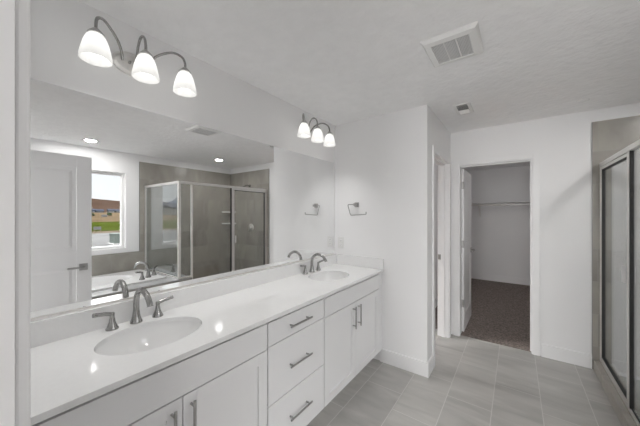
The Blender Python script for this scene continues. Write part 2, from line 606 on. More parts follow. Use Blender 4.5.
def casing_x(name, x, sgn, y0, y1, zt, label, m='trim', w=0.066, t=0.016):
    xa, xb = (x - t, x) if sgn < 0 else (x, x + t)
    bm = BM()
    add_box(bm, (xa, y0 - w, 0), (xb, y0 - 0.006, zt + w), 0.003)
    add_box(bm, (xa, y1 + 0.006, 0), (xb, y1 + w - 0.006, zt + w), 0.003)
    add_box(bm, (xa, y0 - 0.006, zt + 0.006), (xb, y1 + 0.006, zt + w), 0.003)
    return struct(obj(name, bm, m), label, 'door trim')


casing_y('trim_closet_casing', YB, -1, CX0, CX1, CH, 'white casing round the closet doorway')
casing_x('trim_passage_casing', XC, 1, DY0, DY1, DH, 'white casing round the left doorway')
bm = BM()
add_box(bm, (EX0 - 0.066, Y0, 0), (EX0 - 0.006, Y0 + 0.015, EH + 0.066), 0.004)
add_box(bm, (EX1 + 0.006, Y0, 0), (EX1 + 0.066, Y0 + 0.015, EH + 0.066), 0.004)
add_box(bm, (EX0 - 0.006, Y0, EH + 0.006), (EX1 + 0.006, Y0 + 0.015, EH + 0.066), 0.004)
struct(obj('trim_entry_casing', bm, 'jamb'), 'door casing at the left edge beside the camera', 'door trim')
# jambs
struct(boxes('trim_closet_jamb', [((CX0 - 0.015, YB, 0), (CX0, YB + 0.12, CH)), ((CX1, YB, 0), (CX1 + 0.015, YB + 0.12, CH)), ((CX0 - 0.015, YB, CH), (CX1 + 0.015, YB + 0.12, CH + 0.015)),
                                  ((CX1 - 0.01, YB + 0.045, 0), (CX1, YB + 0.08, CH)), ((CX0, YB + 0.045, CH - 0.01), (CX1 - 0.01, YB + 0.08, CH))], 'trim'), 'white jamb of the closet doorway', 'door trim')
pj = struct(boxes('trim_passage_jamb', [((XC - 0.12, DY0 - 0.015, 0), (XC, DY0, DH)), ((XC - 0.12, DY1, 0), (XC, DY1 + 0.015, DH)), ((XC - 0.12, DY0 - 0.015, DH), (XC, DY1 + 0.015, DH + 0.015)),
                                        ((XC - 0.075, DY1 - 0.011, 0), (XC - 0.04, DY1, DH)), ((XC - 0.075, DY0, 0), (XC - 0.04, DY0 + 0.011, DH)),
                                        ((XC - 0.075, DY0 + 0.011, DH - 0.011), (XC - 0.04, DY1 - 0.011, DH))], 'trim'), 'white jamb of the left doorway', 'door trim')
plain(box('strike_plate', (XC - 0.112, DY1 - 0.003, 0.915), (XC - 0.083, DY1, 0.975), 'dark_nickel', pj), 'dark metal strike plate')
struct(boxes('trim_entry_jamb', [((EX0 - 0.02, Y0 - 0.12, 0), (EX0, Y0, EH)), ((EX1, Y0 - 0.12, 0), (EX1 + 0.02, Y0, EH)), ((EX0 - 0.02, Y0 - 0.12, EH), (EX1 + 0.02, Y0, EH + 0.02))], 'jamb'), 'jamb of the entry doorway beside the camera', 'door trim')


# ------------------------------------------------------------------ doors
def panel_door(name, width, height, thick, label):
    """Leaf in local coords: hinge line at origin, leaf along +x, thickness 0..-thick in y... two moulded panels each side."""
    bm = BM()
    st, rail_top, rail_mid, rail_bot = 0.115, 0.115, 0.14, 0.2
    zb = 0.012
    lock = 0.97
    rows = [(zb + rail_bot, lock - 0.01), (lock + rail_mid - 0.01, height - rail_top)]
    core = thick - 0.014
    add_box(bm, (0.01, -thick / 2 - core / 2, zb + 0.01), (width - 0.01, -thick / 2 + core / 2, height - 0.01))
    add_box(bm, (0, -thick, zb), (st, 0, height), 0.0015)
    add_box(bm, (width - st, -thick, zb), (width, 0, height), 0.0015)
    add_box(bm, (st, -thick, zb), (width - st, 0, rows[0][0]), 0.0)
    add_box(bm, (st, -thick, rows[0][1]), (width - st, 0, rows[1][0]), 0.0)
    add_box(bm, (st, -thick, rows[1][1]), (width - st, 0, height), 0.0)
    for z0, z1 in rows:
        # raised field inside the sunk border
        for s in (0, 1):
            y_out = -0.002 if s == 0 else -thick + 0.002
            y_in = -0.0075 if s == 0 else -thick + 0.0075
            b = bmesh.new()
            i0, i1 = 0.03, 0.055
            A = [b.verts.new((x, y_in, z)) for x, z in ((st + i0, z0 + i0), (width - st - i0, z0 + i0), (width - st - i0, z1 - i0), (st + i0, z1 - i0))]
            B = [b.verts.new((x, y_out, z)) for x, z in ((st + i1, z0 + i1), (width - st - i1, z0 + i1), (width - st - i1, z1 - i1), (st + i1, z1 - i1))]
            b.faces.new(B)
            for k in range(4):
                b.faces.new((A[k], A[(k + 1) % 4], B[(k + 1) % 4], B[k]))
            bmesh.ops.recalc_face_normals(b, faces=b.faces)
            merge(bm, b)
    o = obj(name, bm, 'door')
    struct(o, label, 'door')
    return o


def lever_handle(parent, x, z, y_face, sgn, toward):
    """Square rose with a slim lever; sgn: side of the leaf it sticks out on, toward: +-1 along x."""
    bm = BM()
    add_box(bm, (x - 0.033, min(y_face, y_face + sgn * 0.009), z - 0.033), (x + 0.033, max(y_face, y_face + sgn * 0.009), z + 0.033), 0.002)
    add_tube(bm, [(x, y_face + sgn * 0.005, z), (x, y_face + sgn * 0.045, z)], 0.011, 14)
    ya, yb = sorted((y_face + sgn * 0.038, y_face + sgn * 0.05))
    xa, xb = sorted((x - toward * 0.012, x + toward * 0.125))
    add_box(bm, (xa, ya, z - 0.009), (xb, yb, z + 0.009), 0.003)
    return plain(obj('door_handle', bm, 'dark_nickel', parent), 'brushed nickel lever handle')


def hinge(parent, z, y, h=0.09):
    bm = BM()
    add_tube(bm, [(0, y, z - h / 2), (0, y, z + h / 2)], 0.007, 10)
    add_box(bm, (-0.003, y - 0.03, z - h / 2), (0.001, y, z + h / 2))
    return plain(obj('hinge', bm, 'alum', parent), 'satin nickel butt hinge')


# entry door: hinge on the right jamb, swung into the room; visible face looks at the vanity
d1 = panel_door('door_1', 0.755, 2.03, 0.035, 'white two panel bathroom door standing open, seen in the mirror')
d1.location = (EX1 + 0.002, Y0 + 0.018, 0)
d1.rotation_euler = (0, 0, R(90))       # leaf +x -> +y ; local +y -> -x : local face y=0 looks at -x
lever_handle(d1, 0.69, 0.935, 0.0, 1, -1)
lever_handle(d1, 0.69, 0.935, -0.035, -1, -1)
for hz in (1.8, 1.05, 0.28):
    hinge(d1, hz, -0.005)
plain(box('latch_plate', (0.7545, -0.03, 0.905), (0.7565, -0.006, 0.965), 'dark_nickel', d1), 'latch plate on the door edge')
# closet door: hinge on the left closet jamb, swung into the closet
d2 = panel_door('door_2', 0.66, 2.015, 0.035, 'white closet door swung open into the closet')
d2.location = (1.103, YB + 0.135, 0)
d2.rotation_euler = (0, 0, R(90))
# mirrored so that the leaf's y=0 face looks at +x
d2.scale = (1, -1, 1)
lever_handle(d2, 0.6, 0.955, 0.0, 1, -1)
lever_handle(d2, 0.6, 0.955, -0.035, -1, -1)
for hz in (1.81, 1.087, 0.36):
    bm = BM()
    add_tube(bm, [(-0.006, -0.006, hz - 0.045), (-0.006, -0.006, hz + 0.045)], 0.007, 10)
    add_box(bm, (-0.003, -0.032, hz - 0.045), (0.0, -0.004, hz + 0.045))
    plain(obj('hinge', bm, 'dark_nickel', d2), 'satin nickel butt hinge')

# ------------------------------------------------------------------ window
w1 = bpy.data.objects.new('window_1', None)
COL.objects.link(w1)
w1.location = (XW, WY0, WZ0)
struct(w1, 'white framed picture window above the tub, seen in the mirror', 'window')
wl, wh = WY1 - WY0, WZ1 - WZ0
fw = 0.045
boxes('window_frame', [((0.07, 0, 0), (0.145, fw, wh)), ((0.07, wl - fw, 0), (0.145, wl, wh)), ((0.07, fw, 0), (0.145, wl - fw, fw)), ((0.07, fw, wh - fw), (0.145, wl - fw, wh))], 'vinyl', w1, 0.004)
box('window_glass', (0.105, fw - 0.004, fw - 0.004), (0.109, wl - fw + 0.004, wh - fw + 0.004), 'win_glass', w1)
boxes('window_sill', [((0.0, 0.001, -0.0), (0.07, wl - 0.001, 0.008)), ((0.0, 0.0, 0.008), (0.07, 0.007, wh)), ((0.0, wl - 0.007, 0.008), (0.07, wl, wh)), ((0.0, 0.007, wh - 0.007), (0.07, wl - 0.007, wh))], 'vinyl', w1)

# ------------------------------------------------------------------ tiled tub deck and shower
TT = 0.01
DX = 2.22        # deck face
DZ = 0.53
DE = 2.06        # deck end inside shower
TY = 1.806       # where full height tile starts on the window wall
TZ = 2.325
WN = 0.845
struct(boxes('wall_tile_window_side', [((XW - TT, TY, 0), (XW, YB, TZ)), ((XW - TT, Y0, DZ - 0.01), (XW, TY, WN))], 'tile_x'), 'grey wall tile on the window wall of the shower and tub', 'tiled wall')
struct(box('wall_tile_end_side', (SX + 0.004, YB - TT, 0), (XW - TT, YB, TZ), 'tile_y'), 'grey wall tile on the end wall of the shower', 'tiled wall')
struct(boxes('trim_tile_edge', [((SX, YB - 0.012, 0), (SX + 0.004, YB, TZ)), ((XW - 0.012, TY - 0.004, WN), (XW, TY, TZ))], 'tile_edge'), 'thin grey edge strip of the shower tile', 'trim')
TB = (2.455, XW - 0.03, 0.20, 1.805)     # tub flange
cxT, cyT = (TB[0] + TB[1]) / 2 + 0.03, (TB[2] + TB[3]) / 2 - 0.07
rxT, ryT = 0.345, 0.62
# deck: face slab + top ring (open middle for the tub)
bm = BM()
add_box(bm, (DX, Y0, 0), (DX + 0.03, DE, DZ - 0.012))
add_box(bm, (DX + 0.03, DE - 0.03, 0), (XW - TT, DE, DZ - 0.012))
struct(obj('trim_tub_apron', bm, 'tile_x'), 'grey tiled front of the tub deck', 'tub deck')
bm = BM()
add_plate_with_holes(bm, DX - 0.004, XW - TT, Y0 + 0.001, DE + 0.002, DZ - 0.012, DZ, [(cxT, cyT, rxT + 0.05, ryT + 0.05)], 48)
struct(obj('trim_tub_deck', bm, 'tile_z'), 'grey tiled top of the tub deck', 'tub deck')
struct(boxes('trim_shower_curb', [((2.205, DE + 0.003, 0), (2.335, YB - TT, 0.095))], 'tile_x'), 'grey tiled curb under the shower door', 'shower curb')
struct(box('floor_shower', (2.336, DE + 0.003, 0), (XW - TT, YB - TT, 0.03), 'tile_z'), 'grey shower floor', 'floor')

tub = thing('bathtub', 'white drop-in bathtub set in the tiled deck below the window', 'bathtub', (cxT, cyT, DZ))
bm = BM()
add_plate_with_holes(bm, TB[0] - cxT, TB[1] - cxT, TB[2] - cyT, TB[3] - cyT, 0.001, 0.018, [(0, 0, rxT, ryT)], 64)
obj('rim', bm, 'acrylic', tub)
bm = BM()
add_lathe(bm, [(1.0, 0.016), (0.975, 0.006), (0.95, -0.02), (0.9, -0.2), (0.84, -0.36), (0.76, -0.41), (0.5, -0.425), (0.001, -0.43)], 64, (0, 0, 0), rxT, ryT)
obj('basin', bm, 'acrylic', tub, 50)


def flared_handle(bm, x, y, z, dirx, diry, h=0.075, lever=0.075, s=1.0):
    add_lathe(bm, [(0.026 * s, 0), (0.026 * s, 0.006 * s), (0.021 * s, 0.014 * s), (0.013 * s, 0.036 * s), (0.0095 * s, h * 0.8), (0.0105 * s, h), (0.008 * s, h * 1.06), (0.001, h * 1.07)], 20, (x, y, z), close_bot=True)
    d = Vector((dirx, diry, 0)).normalized()
    p = Vector((x, y, z + h * 0.93))
    up = Vector((0, 0, 1))
    add_tube(bm, [p - d * 0.004, p + d * lever * 0.35 + up * 0.01 * s, p + d * lever * 0.75 + up * 0.015 * s, p + d * lever + up * 0.018 * s], [0.0095 * s, 0.0092 * s, 0.0092 * s, 0.0102 * s], 12)


def smooth(ctrl, k=5):
    P = [Vector(p) for p in ctrl]
    out = []
    for i in range(len(P) - 1):
        p0, p1, p2, p3 = P[max(i - 1, 0)], P[i], P[i + 1], P[min(i + 2, len(P) - 1)]
        for u in range(k):
            f = u / k
            out.append(0.5 * ((2 * p1) + (p2 - p0) * f + (2 * p0 - 5 * p1 + 4 * p2 - p3) * f * f + (3 * p1 - p0 - 3 * p2 + p3) * f ** 3))
    out.append(P[-1])
    return out


def widespread_faucet(name, label, loc, rotz, group=None, s=1.0, half=0.1, spout_h=0.118, reach=0.118, m='nickel', path=None):
    """Spout arcs along local +x; the two lever handles stand along local y."""
    t = thing(name, label, 'faucet', loc, rotz, group)
    bm = BM()
    add_lathe(bm, [(0.027 * s, 0), (0.027 * s, 0.006 * s), (0.023 * s, 0.014 * s), (0.0175 * s, 0.035 * s), (0.0145 * s, 0.06 * s)], 20, (0, 0, 0), close_bot=True)
    rr = reach / 2
    pts = [(0, 0, 0.05 * s), (0, 0, spout_h)] + [tuple(p) for p in arc((rr, 0, spout_h), rr, 170, 12, 12)] + [(reach + 0.003, 0, spout_h - 0.03 * s)]
    if path:
        pts = smooth(path)
    n = len(pts)
    add_tube(bm, pts, [0.0145 * s] * 2 + [0.0135 * s - 0.001 * s * i / n for i in range(n - 3)] + [0.0145 * s], 14)
    obj('spout', bm, m, t, 40)
    for sg in (-1, 1):
        bm = BM()
        flared_handle(bm, 0, sg * half, 0, 0.15, sg, 0.075 * s, 0.075 * s, s)
        obj('handle', bm, m, t, 40)
    return t


tf = widespread_faucet('tub_faucet', 'brushed nickel tub faucet with arched spout and two lever handles on the tub corner', (2.655, 1.645, DZ + 0.018), math.atan2(-0.6, 0.8), None, 1.35, 0.135, 0.16, 0.20, 'nickel',
                       [(0, 0, 0.06), (0.0, 0, 0.10), (0.018, 0, 0.16), (0.06, 0, 0.203), (0.12, 0, 0.21), (0.172, 0, 0.18), (0.195, 0, 0.135)])

# ------------------------------------------------------------------ shower enclosure
SP = 2.262
ZT = 1.925
se = thing('shower_enclosure', 'framed glass shower enclosure with a hinged door standing on the tiled curb', 'shower enclosure', (SP, DE, 0))


def loc_(lo, hi):
    return ((lo[0] - SP, lo[1] - DE, lo[2]), (hi[0] - SP, hi[1] - DE, hi[2]))


def sbox(name, lst, m, parent=se, bevel=0.002):
    return boxes(name, [loc_(a, b) for a, b in lst], m, parent, bevel)


P0, P1, P2, P3 = 1.892, 2.06, 2.79, YB - TT
hw = 0.016
zc = 0.0955
zd = DZ + 0.001
sbox('corner_post', [((SP - 0.017, P0 - 0.017, zd), (SP + 0.017, P0 + 0.017, ZT))], 'alum')
sbox('wall_jamb', [((XW - TT - 0.025, P0 - 0.013, zd), (XW - TT - 0.001, P0 + 0.013, ZT))], 'alum')
sbox('wall_jamb', [((SP - 0.016, P3 - 0.028, zc), (SP + 0.016, P3 - 0.001, ZT))], 'alum')
sbox('post', [((SP - 0.014, P1 + 0.003, zc), (SP + 0.014, P1 + 0.027, ZT))], 'alum')
sbox('post', [((SP - 0.016, P2 - 0.03, zc), (SP + 0.016, P2 - 0.003, ZT))], 'alum')
sbox('header_rail', [((SP - 0.018, P0 + 0.017, ZT - 0.03), (SP + 0.018, P3 - 0.001, ZT + 0.008))], 'alum')
sbox('header_rail', [((SP + 0.017, P0 - 0.014, ZT - 0.03), (XW - TT - 0.001, P0 + 0.014, ZT + 0.008))], 'alum')
sbox('sill_rail', [((SP - 0.016, P1 + 0.027, zc), (SP + 0.016, P3 - 0.028, zc + 0.022))], 'alum')
sbox('sill_rail', [((SP + 0.017, P0 - 0.01, zd), (XW - TT - 0.025, P0 + 0.01, zd + 0.02)), ((SP - 0.01, P0 + 0.017, zd), (SP + 0.01, P1 - 0.0, zd + 0.02))], 'alum')
g1 = sbox('glass_panel', [((SP + 0.017, P0 - 0.003, zd + 0.018), (XW - TT - 0.022, P0 + 0.003, ZT - 0.028))], 'coated_glass', bevel=0)
g2 = sbox('glass_panel', [((SP - 0.003, P0 + 0.015, zd + 0.018), (SP + 0.003, P1 + 0.004, ZT - 0.028))], 'shower_glass', bevel=0)
g3 = sbox('glass_panel', [((SP - 0.003, P1 + 0.025, zc + 0.02), (SP + 0.003, P2 - 0.028, ZT - 0.028))], 'shower_glass', bevel=0)
sbox('gasket', [((SP - 0.012, P2 - 0.044, zc + 0.022), (SP + 0.012, P2 - 0.0305, ZT - 0.03)), ((SP - 0.006, P1 + 0.027, zc + 0.022), (SP + 0.006, P1 + 0.031, ZT - 0.03)),
                ((SP - 0.006, P1 + 0.031, zc + 0.022), (SP + 0.006, P2 - 0.044, zc + 0.028))], 'gasket', bevel=0)
dd0, dd1 = P2 + 0.002, P3 - 0.031
df = sbox('shower_door', [((SP - 0.013, dd0, zc + 0.028), (SP + 0.013, dd0 + 0.022, ZT - 0.034)), ((SP - 0.013, dd1 - 0.022, zc + 0.028), (SP + 0.013, dd1, ZT - 0.034)),
                          ((SP - 0.013, dd0 + 0.022, zc + 0.028), (SP + 0.013, dd1 - 0.022, zc + 0.05)), ((SP - 0.013, dd0 + 0.022, ZT - 0.058), (SP + 0.013, dd1 - 0.022, ZT - 0.034))], 'alum')
sbox('glass_panel', [((SP - 0.003, dd0 + 0.02, zc + 0.048), (SP + 0.003, dd1 - 0.02, ZT - 0.056))], 'shower_glass', df, 0)
sbox('gasket', [((SP - 0.007, dd0 + 0.022, zc + 0.05), (SP + 0.007, dd0 + 0.027, ZT - 0.058)), ((SP - 0.0125, dd1 - 0.033, zc + 0.05), (SP + 0.0125, dd1 - 0.0225, ZT - 0.058)),
                ((SP - 0.0125, dd0 + 0.027, zc + 0.0505), (SP + 0.0125, dd1 - 0.033, zc + 0.06)), ((SP - 0.0125, dd0 + 0.027, ZT - 0.068), (SP + 0.0125, dd1 - 0.033, ZT - 0.0585))], 'gasket', df, 0)
for s_ in (-1, 1):
    bm = BM()
    xa, xb = sorted((s_ * 0.013, s_ * 0.034))
    add_box(bm, (xa, 2.826 - DE, 0.968), (xb, 2.836 - DE, 1.092), 0.003)
    plain(obj('door_pull', bm, 'vinyl', df), 'slim white door pull')

for zz, lb in ((1.5, 'white corner shelf in the shower, the upper of two'), (1.256, 'white corner shelf in the shower, the lower of two')):
    bm = BM()
    add_prism(bm, [(0, 0), (-0.205, 0)] + [(-0.205 + 0.0 + 0.205 * (1 - math.cos(R(a))) * 0.999, -0.205 * math.sin(R(a))) for a in (25, 45, 65)] + [(0, -0.205)], -0.012, 0.012)
    o = obj('corner_shelf', bm, 'plastic')
    o.location = (XW - TT, YB - TT, zz)
    tag(o, lb, 'shelf', 'shower corner shelves')

sv = thing('shower_valve', 'round nickel shower valve with lever on the grey tiled end wall', 'shower valve', (2.717, YB - TT, 1.183))
bm = BM()
RX = Matrix.Rotation(R(90), 4, 'X')
add_lathe(bm, [(0.08, 0), (0.08, 0.005), (0.072, 0.011), (0.04, 0.016), (0.001, 0.016)], 32, close_bot=True, mtx=RX)
obj('valve_plate', bm, 'alum', sv, 40)
bm = BM()
add_tube(bm, [(0, -0.012, 0), (0, -0.05, 0)], [0.026, 0.02], 18)
add_tube(bm, [(0, -0.045, 0.0), (0.01, -0.048, -0.07)], [0.01, 0.007], 12)
obj('valve_lever', bm, 'alum', sv, 40)
sh = thing('overhead_shower', 'nickel shower head on a short arm high on the tiled end wall', 'shower head', (2.757, YB - TT, 2.03))
bm = BM()
add_lathe(bm, [(0.03, 0), (0.028, 0.008), (0.012, 0.012)], 20, close_bot=True, mtx=RX)
add_tube(bm, [(0, -0.005, 0), (0, -0.06, 0.012), (0, -0.11, 0.0), (0, -0.15, -0.035)], 0.01, 12)
obj('shower_arm', bm, 'nickel', sh, 40)
bm = BM()
add_lathe(bm, [(0.014, 0.05), (0.02, 0.035), (0.045, 0.012), (0.052, 0.004), (0.05, 0), (0.001, 0)], 24, mtx=Matrix.Translation((0, -0.185, -0.068)) @ Matrix.Rotation(R(-45), 4, 'X'))
obj('spray_head', bm, 'nickel', sh, 40)

# ------------------------------------------------------------------ vanity
XF = 0.545          # door faces
XB = 0.525          # carcass front
KZ = 0.115
TOPZ = 0.888
CZ0, CZ1 = 0.891, 0.913


def bar_pull(parent, axis, a0, a1, b, x):
    """Bar pull on a face at x; axis 'y' or 'z'."""
    bm = BM()
    r = 0.006
    xo = x + 0.03
    q = 0.022
    if axis == 'y':
        add_tube(bm, [(xo, a0, b), (xo, a1, b)], r, 12)
        for a in (a0 + q, a1 - q):
            add_tube(bm, [(x, a, b), (xo, a, b)], 0.005, 10)
    else:
        add_tube(bm, [(xo, b, a0), (xo, b, a1)], r, 12)
        for a in (a0 + q, a1 - q):
            add_tube(bm, [(x, b, a), (xo, b, a)], 0.005, 10)
    return plain(obj('handle', bm, 'dark_nickel', parent, 40), 'dark nickel bar pull')


def shaker(bm, y0, y1, z0, z1, st=0.058):
    add_box(bm, (XB + 0.001, y0, z0), (XF, y0 + st, z1), 0.0012)
    add_box(bm, (XB + 0.001, y1 - st, z0), (XF, y1, z1), 0.0012)
    add_box(bm, (XB + 0.001, y0 + st, z0), (XF, y1 - st, z0 + st), 0.0012)
    add_box(bm, (XB + 0.001, y0 + st, z1 - st), (XF, y1 - st, z1), 0.0012)
    add_box(bm, (XB + 0.002, y0 + st - 0.005, z0 + st - 0.005), (XF - 0.009, y1 - st + 0.005, z1 - st + 0.005))


def carcass(t, y0, y1, fill=(0, 0)):
    """Open-topped box: sides, bottom, back, front rail frame, toe kick."""
    bm = BM()
    add_box(bm, (0.001, y0, KZ), (XB, y0 + 0.016, TOPZ))
    add_box(bm, (0.001, y1 - 0.016, KZ), (XB, y1, TOPZ))
    add_box(bm, (0.001, y0 + 0.016, KZ), (XB, y1 - 0.016, KZ + 0.016))
    add_box(bm, (0.001, y0 + 0.016, KZ + 0.016), (0.013, y1 - 0.016, TOPZ))
    add_box(bm, (XB - 0.018, y0 + 0.016, KZ + 0.016), (XB, y1 - 0.016, 0.86))
    if fill[0]:
        add_box(bm, (XB - 0.018, y0 - fill[0], KZ), (XF, y0, TOPZ))
    if fill[1]:
        add_box(bm, (XB - 0.018, y1, KZ), (XF, y1 + fill[1], TOPZ))
    obj('cabinet_body', bm, 'cabinet', t)
    bm = BM()
    add_box(bm, (0.43, y0 - fill[0], 0.0), (0.448, y1 + fill[1], KZ))
    obj('toe_kick', bm, 'cabinet', t)


def sink_cabinet(label, y0, y1, mid, fill, pull_c, po):
    t = thing('sink_base_cabinet', label, 'cabinet', (0, 0, 0), 0, 'vanity cabinets')
    carcass(t, y0, y1, fill)
    g = 0.0035
    box('false_drawer_front', (XB + 0.001, y0 + g, 0.737), (XF, y1 - g, 0.872), 'cabinet', t, 0.0012)
    for a, b, py in ((y0 + g, mid - g * 0.7, pull_c - po), (mid + g * 0.7, y1 - g, pull_c + po)):
        bm = BM()
        shaker(bm, a, b, 0.117, 0.731)
        d = obj('door', bm, 'cabinet', t)
        bar_pull(d, 'z', 0.53, 0.708, py, XF)
    return t


YL0 = 0.09
sink_cabinet('white two door sink cabinet at the left, nearest the camera', YL0, 0.988, 0.537, (YL0 - Y0 - 0.001, 0), 0.532, 0.038)
dc = thing('drawer_cabinet', 'white three drawer cabinet in the middle of the vanity', 'cabinet', (0, 0, 0), 0, 'vanity cabinets')
carcass(dc, 0.989, 1.511)
for z0, z1, pz in ((0.746, 0.872, 0.808), (0.424, 0.740, 0.577), (0.117, 0.418, 0.272)):
    d = box('drawer', (XB + 0.001, 0.9925, z0), (XF, 1.5075, z1), 'cabinet', dc, 0.0012)
    bar_pull(d, 'y', 1.142, 1.338, pz, XF)
sink_cabinet('white two door sink cabinet at the far end by the towel ring wall', 1.512, 2.43, 1.966, (0, YE - 2.43 - 0.002), 1.958, 0.042)

SK = ((0.275, 0.54), (0.275, 1.968))
SRX, SRY = 0.165, 0.213
bm = BM()
add_plate_with_holes(bm, 0.0, 0.566, Y0 + 0.001, YE - 0.0005, CZ0, CZ1, [(x, y, SRX, SRY) for x, y in SK], 72)
ct = tag(obj('countertop', bm, 'quartz'), 'long white quartz vanity countertop with two oval sink cutouts', 'countertop')
tag(box('backsplash', (0.0, Y0 + 0.001, CZ1 + 0.0003), (0.024, YE - 0.0005, 1.016), 'quartz', None, 0.002), 'long low white quartz backsplash under the mirror', 'backsplash')
tag(box('side_splash', (0.0245, YE - 0.0205, CZ1 + 0.0003), (0.565, YE - 0.0005, 1.016), 'quartz', None, 0.002), 'short white quartz side splash against the towel ring wall', 'backsplash')

for (sx_, sy_), lb in zip(SK, ('oval white undermount sink basin nearest the camera', 'oval white undermount sink basin at the far end of the counter')):
    t = thing('sink_basin', lb, 'sink', (sx_, sy_, CZ0), 0, 'undermount vanity sinks')
    bm = BM()
    add_lathe(bm, [(1.10, -0.001), (1.012, -0.001), (1.0, -0.012), (0.965, -0.045), (0.88, -0.085), (0.72, -0.118), (0.45, -0.138), (0.14, -0.145)], 64, (0, 0, 0), SRX, SRY)
    obj('bowl', bm, 'porcelain', t, 60)
    bm = BM()
    add_lathe(bm, [(0.03, -0.147), (0.03, -0.142), (0.024, -0.139), (0.001, -0.138)], 24, (0, 0, 0))
    obj('drain', bm, 'nickel', t, 40)

VS = [(0, 0, 0.05), (0, 0, 0.10), (0.010, 0, 0.137), (0.042, 0, 0.166), (0.083, 0, 0.172), (0.127, 0, 0.156), (0.155, 0, 0.128), (0.162, 0, 0.112)]
widespread_faucet('vanity_faucet', 'brushed nickel widespread faucet at the near sink', (0.07, 0.541, CZ1 + 0.0005), 0, 'vanity faucets', path=VS)
widespread_faucet('vanity_faucet', 'brushed nickel widespread faucet at the far sink by the wall corner', (0.068, 1.985, CZ1 + 0.0005), 0, 'vanity faucets', path=VS)

# mirror
mi = thing('vanity_mirror', 'long frameless wall mirror above the vanity backsplash', 'mirror', (0, 0, 1.0285))
box('mirror_glass', (-0.005, Y0 + 0.004, 0.0), (0.0, 2.462, 0.992), 'silver', mi)
box('bottom_channel', (-0.005, Y0 + 0.004, -0.0115), (0.004, 2.462, -0.0002), 'alum', mi)


# ------------------------------------------------------------------ sconces
def sconce(label, y):
    t = thing('vanity_light', label, 'light fixture', (-0.006, y, 2.235), 0, 'three shade vanity lights')
    bm = BM()
    b = bmesh.new()
    nseg = 40
    lo = [b.verts.new((0.0, 0.098 * math.cos(2 * math.pi * k / nseg), 0.058 * math.sin(2 * math.pi * k / nseg))) for k in range(nseg)]
    m1 = [b.verts.new((0.016, 0.098 * math.cos(2 * math.pi * k / nseg), 0.058 * math.sin(2 * math.pi * k / nseg))) for k in range(nseg)]
    hi = [b.verts.new((0.024, 0.085 * math.cos(2 * math.pi * k / nseg), 0.046 * math.sin(2 * math.pi * k / nseg))) for k in range(nseg)]
    for k in range(nseg):
        j = (k + 1) % nseg
        b.faces.new((lo[k], lo[j], m1[j], m1[k]))
        b.faces.new((m1[k], m1[j], hi[j], hi[k]))
    b.faces.new(lo)
    b.faces.new(hi)
    bmesh.ops.recalc_face_normals(b, faces=b.faces)
    merge(bm, b)
    obj('back_plate', bm, 'alum', t, 30)
    for s_ in (-1, 1):
        bm = BM()
        add_tube(bm, [(0.022, s_ * 0.025, 0.0), (0.034, s_ * 0.025, 0.0)], [0.008, 0.006], 10)
        obj('screw_cap', bm, 'nickel', t, 40)
    for k in (-1, 0, 1):
        yy = k * 0.193
        X = 0.155
        ctop = 0.025
        # goose-neck arm: from plate out and up, over and down onto the shade holder
        if k == 0:
            ctrl = [(0.022, 0.0, 0.01), (0.045, 0, 0.03), (0.06, 0, 0.075), (0.085, 0, 0.108), (0.115, 0, 0.112), (0.142, 0, 0.09), (X, 0, 0.05), (X, 0, ctop - 0.01)]
        else:
            ctrl = [(0.022, k * 0.055, 0.0), (0.035, k * 0.062, 0.03), (0.055, k * 0.085, 0.07), (0.085, k * 0.125, 0.099), (0.115, k * 0.157, 0.104), (0.142, k * 0.184, 0.084), (X, yy, 0.05), (X, yy, ctop - 0.01)]
        pts = []
        P = [Vector(p) for p in ctrl]
        for i in range(len(P) - 1):
            p0, p1, p2, p3 = P[max(i - 1, 0)], P[i], P[i + 1], P[min(i + 2, len(P) - 1)]
            for u in range(5):
                f = u / 5
                pts.append(0.5 * ((2 * p1) + (p2 - p0) * f + (2 * p0 - 5 * p1 + 4 * p2 - p3) * f * f + (3 * p1 - p0 - 3 * p2 + p3) * f ** 3))
        pts.append(P[-1])
        bm = BM()
        add_tube(bm, pts, 0.0062, 12)
        am = obj('arm', bm, 'nickel', t, 60)
        bm = BM()
        add_lathe(bm, [(0.008, ctop + 0.004), (0.012, ctop), (0.018, ctop - 0.006), (0.03, ctop - 0.02), (0.031, ctop - 0.024), (0.001, ctop - 0.024)], 24, (X, yy, 0))
        obj('socket_cap', bm, 'dark_nickel', am, 40)
        bm = BM()
        z0 = ctop - 0.0245
        prof = [(0.026, z0), (0.034, z0 - 0.010), (0.043, z0 - 0.032), (0.0512, z0 - 0.064), (0.057, z0 - 0.094), (0.058, z0 - 0.110),
                (0.0556, z0 - 0.110), (0.0545, z0 - 0.094), (0.0485, z0 - 0.064), (0.040, z0 - 0.032), (0.031, z0 - 0.012), (0.023, z0 - 0.003)]
        add_lathe(bm, prof, 36, (X, yy, 0))
        sh_ = obj('lamp_shade', bm, 'shade', t, 60)
        plain(sh_, 'frosted white glass bell shade, lit')
        bm = BM()
        add_lathe(bm, [(0.001, z0 - 0.100), (0.014, z0 - 0.097), (0.025, z0 - 0.087), (0.029, z0 - 0.072), (0.026, z0 - 0.056), (0.016, z0 - 0.036), (0.013, z0 - 0.012), (0.001, z0 - 0.01)], 24, (X, yy, 0))
        obj('light_bulb', bm, 'bulb', sh_, 60)
        l = light('SPOT', 'vanity_lamp', (-0.006 + X, y + yy, 2.235 + z0 - 0.103), 4.6, radius=0.013, color=(1, 0.99, 0.97))
        l.data.spot_size = R(122)
        l.data.spot_blend = 1.0
    return t


sconce('nickel three shade vanity light over the near sink, at upper left', 0.554)
sconce('nickel three shade vanity light over the far sink, near the wall corner', 1.965)

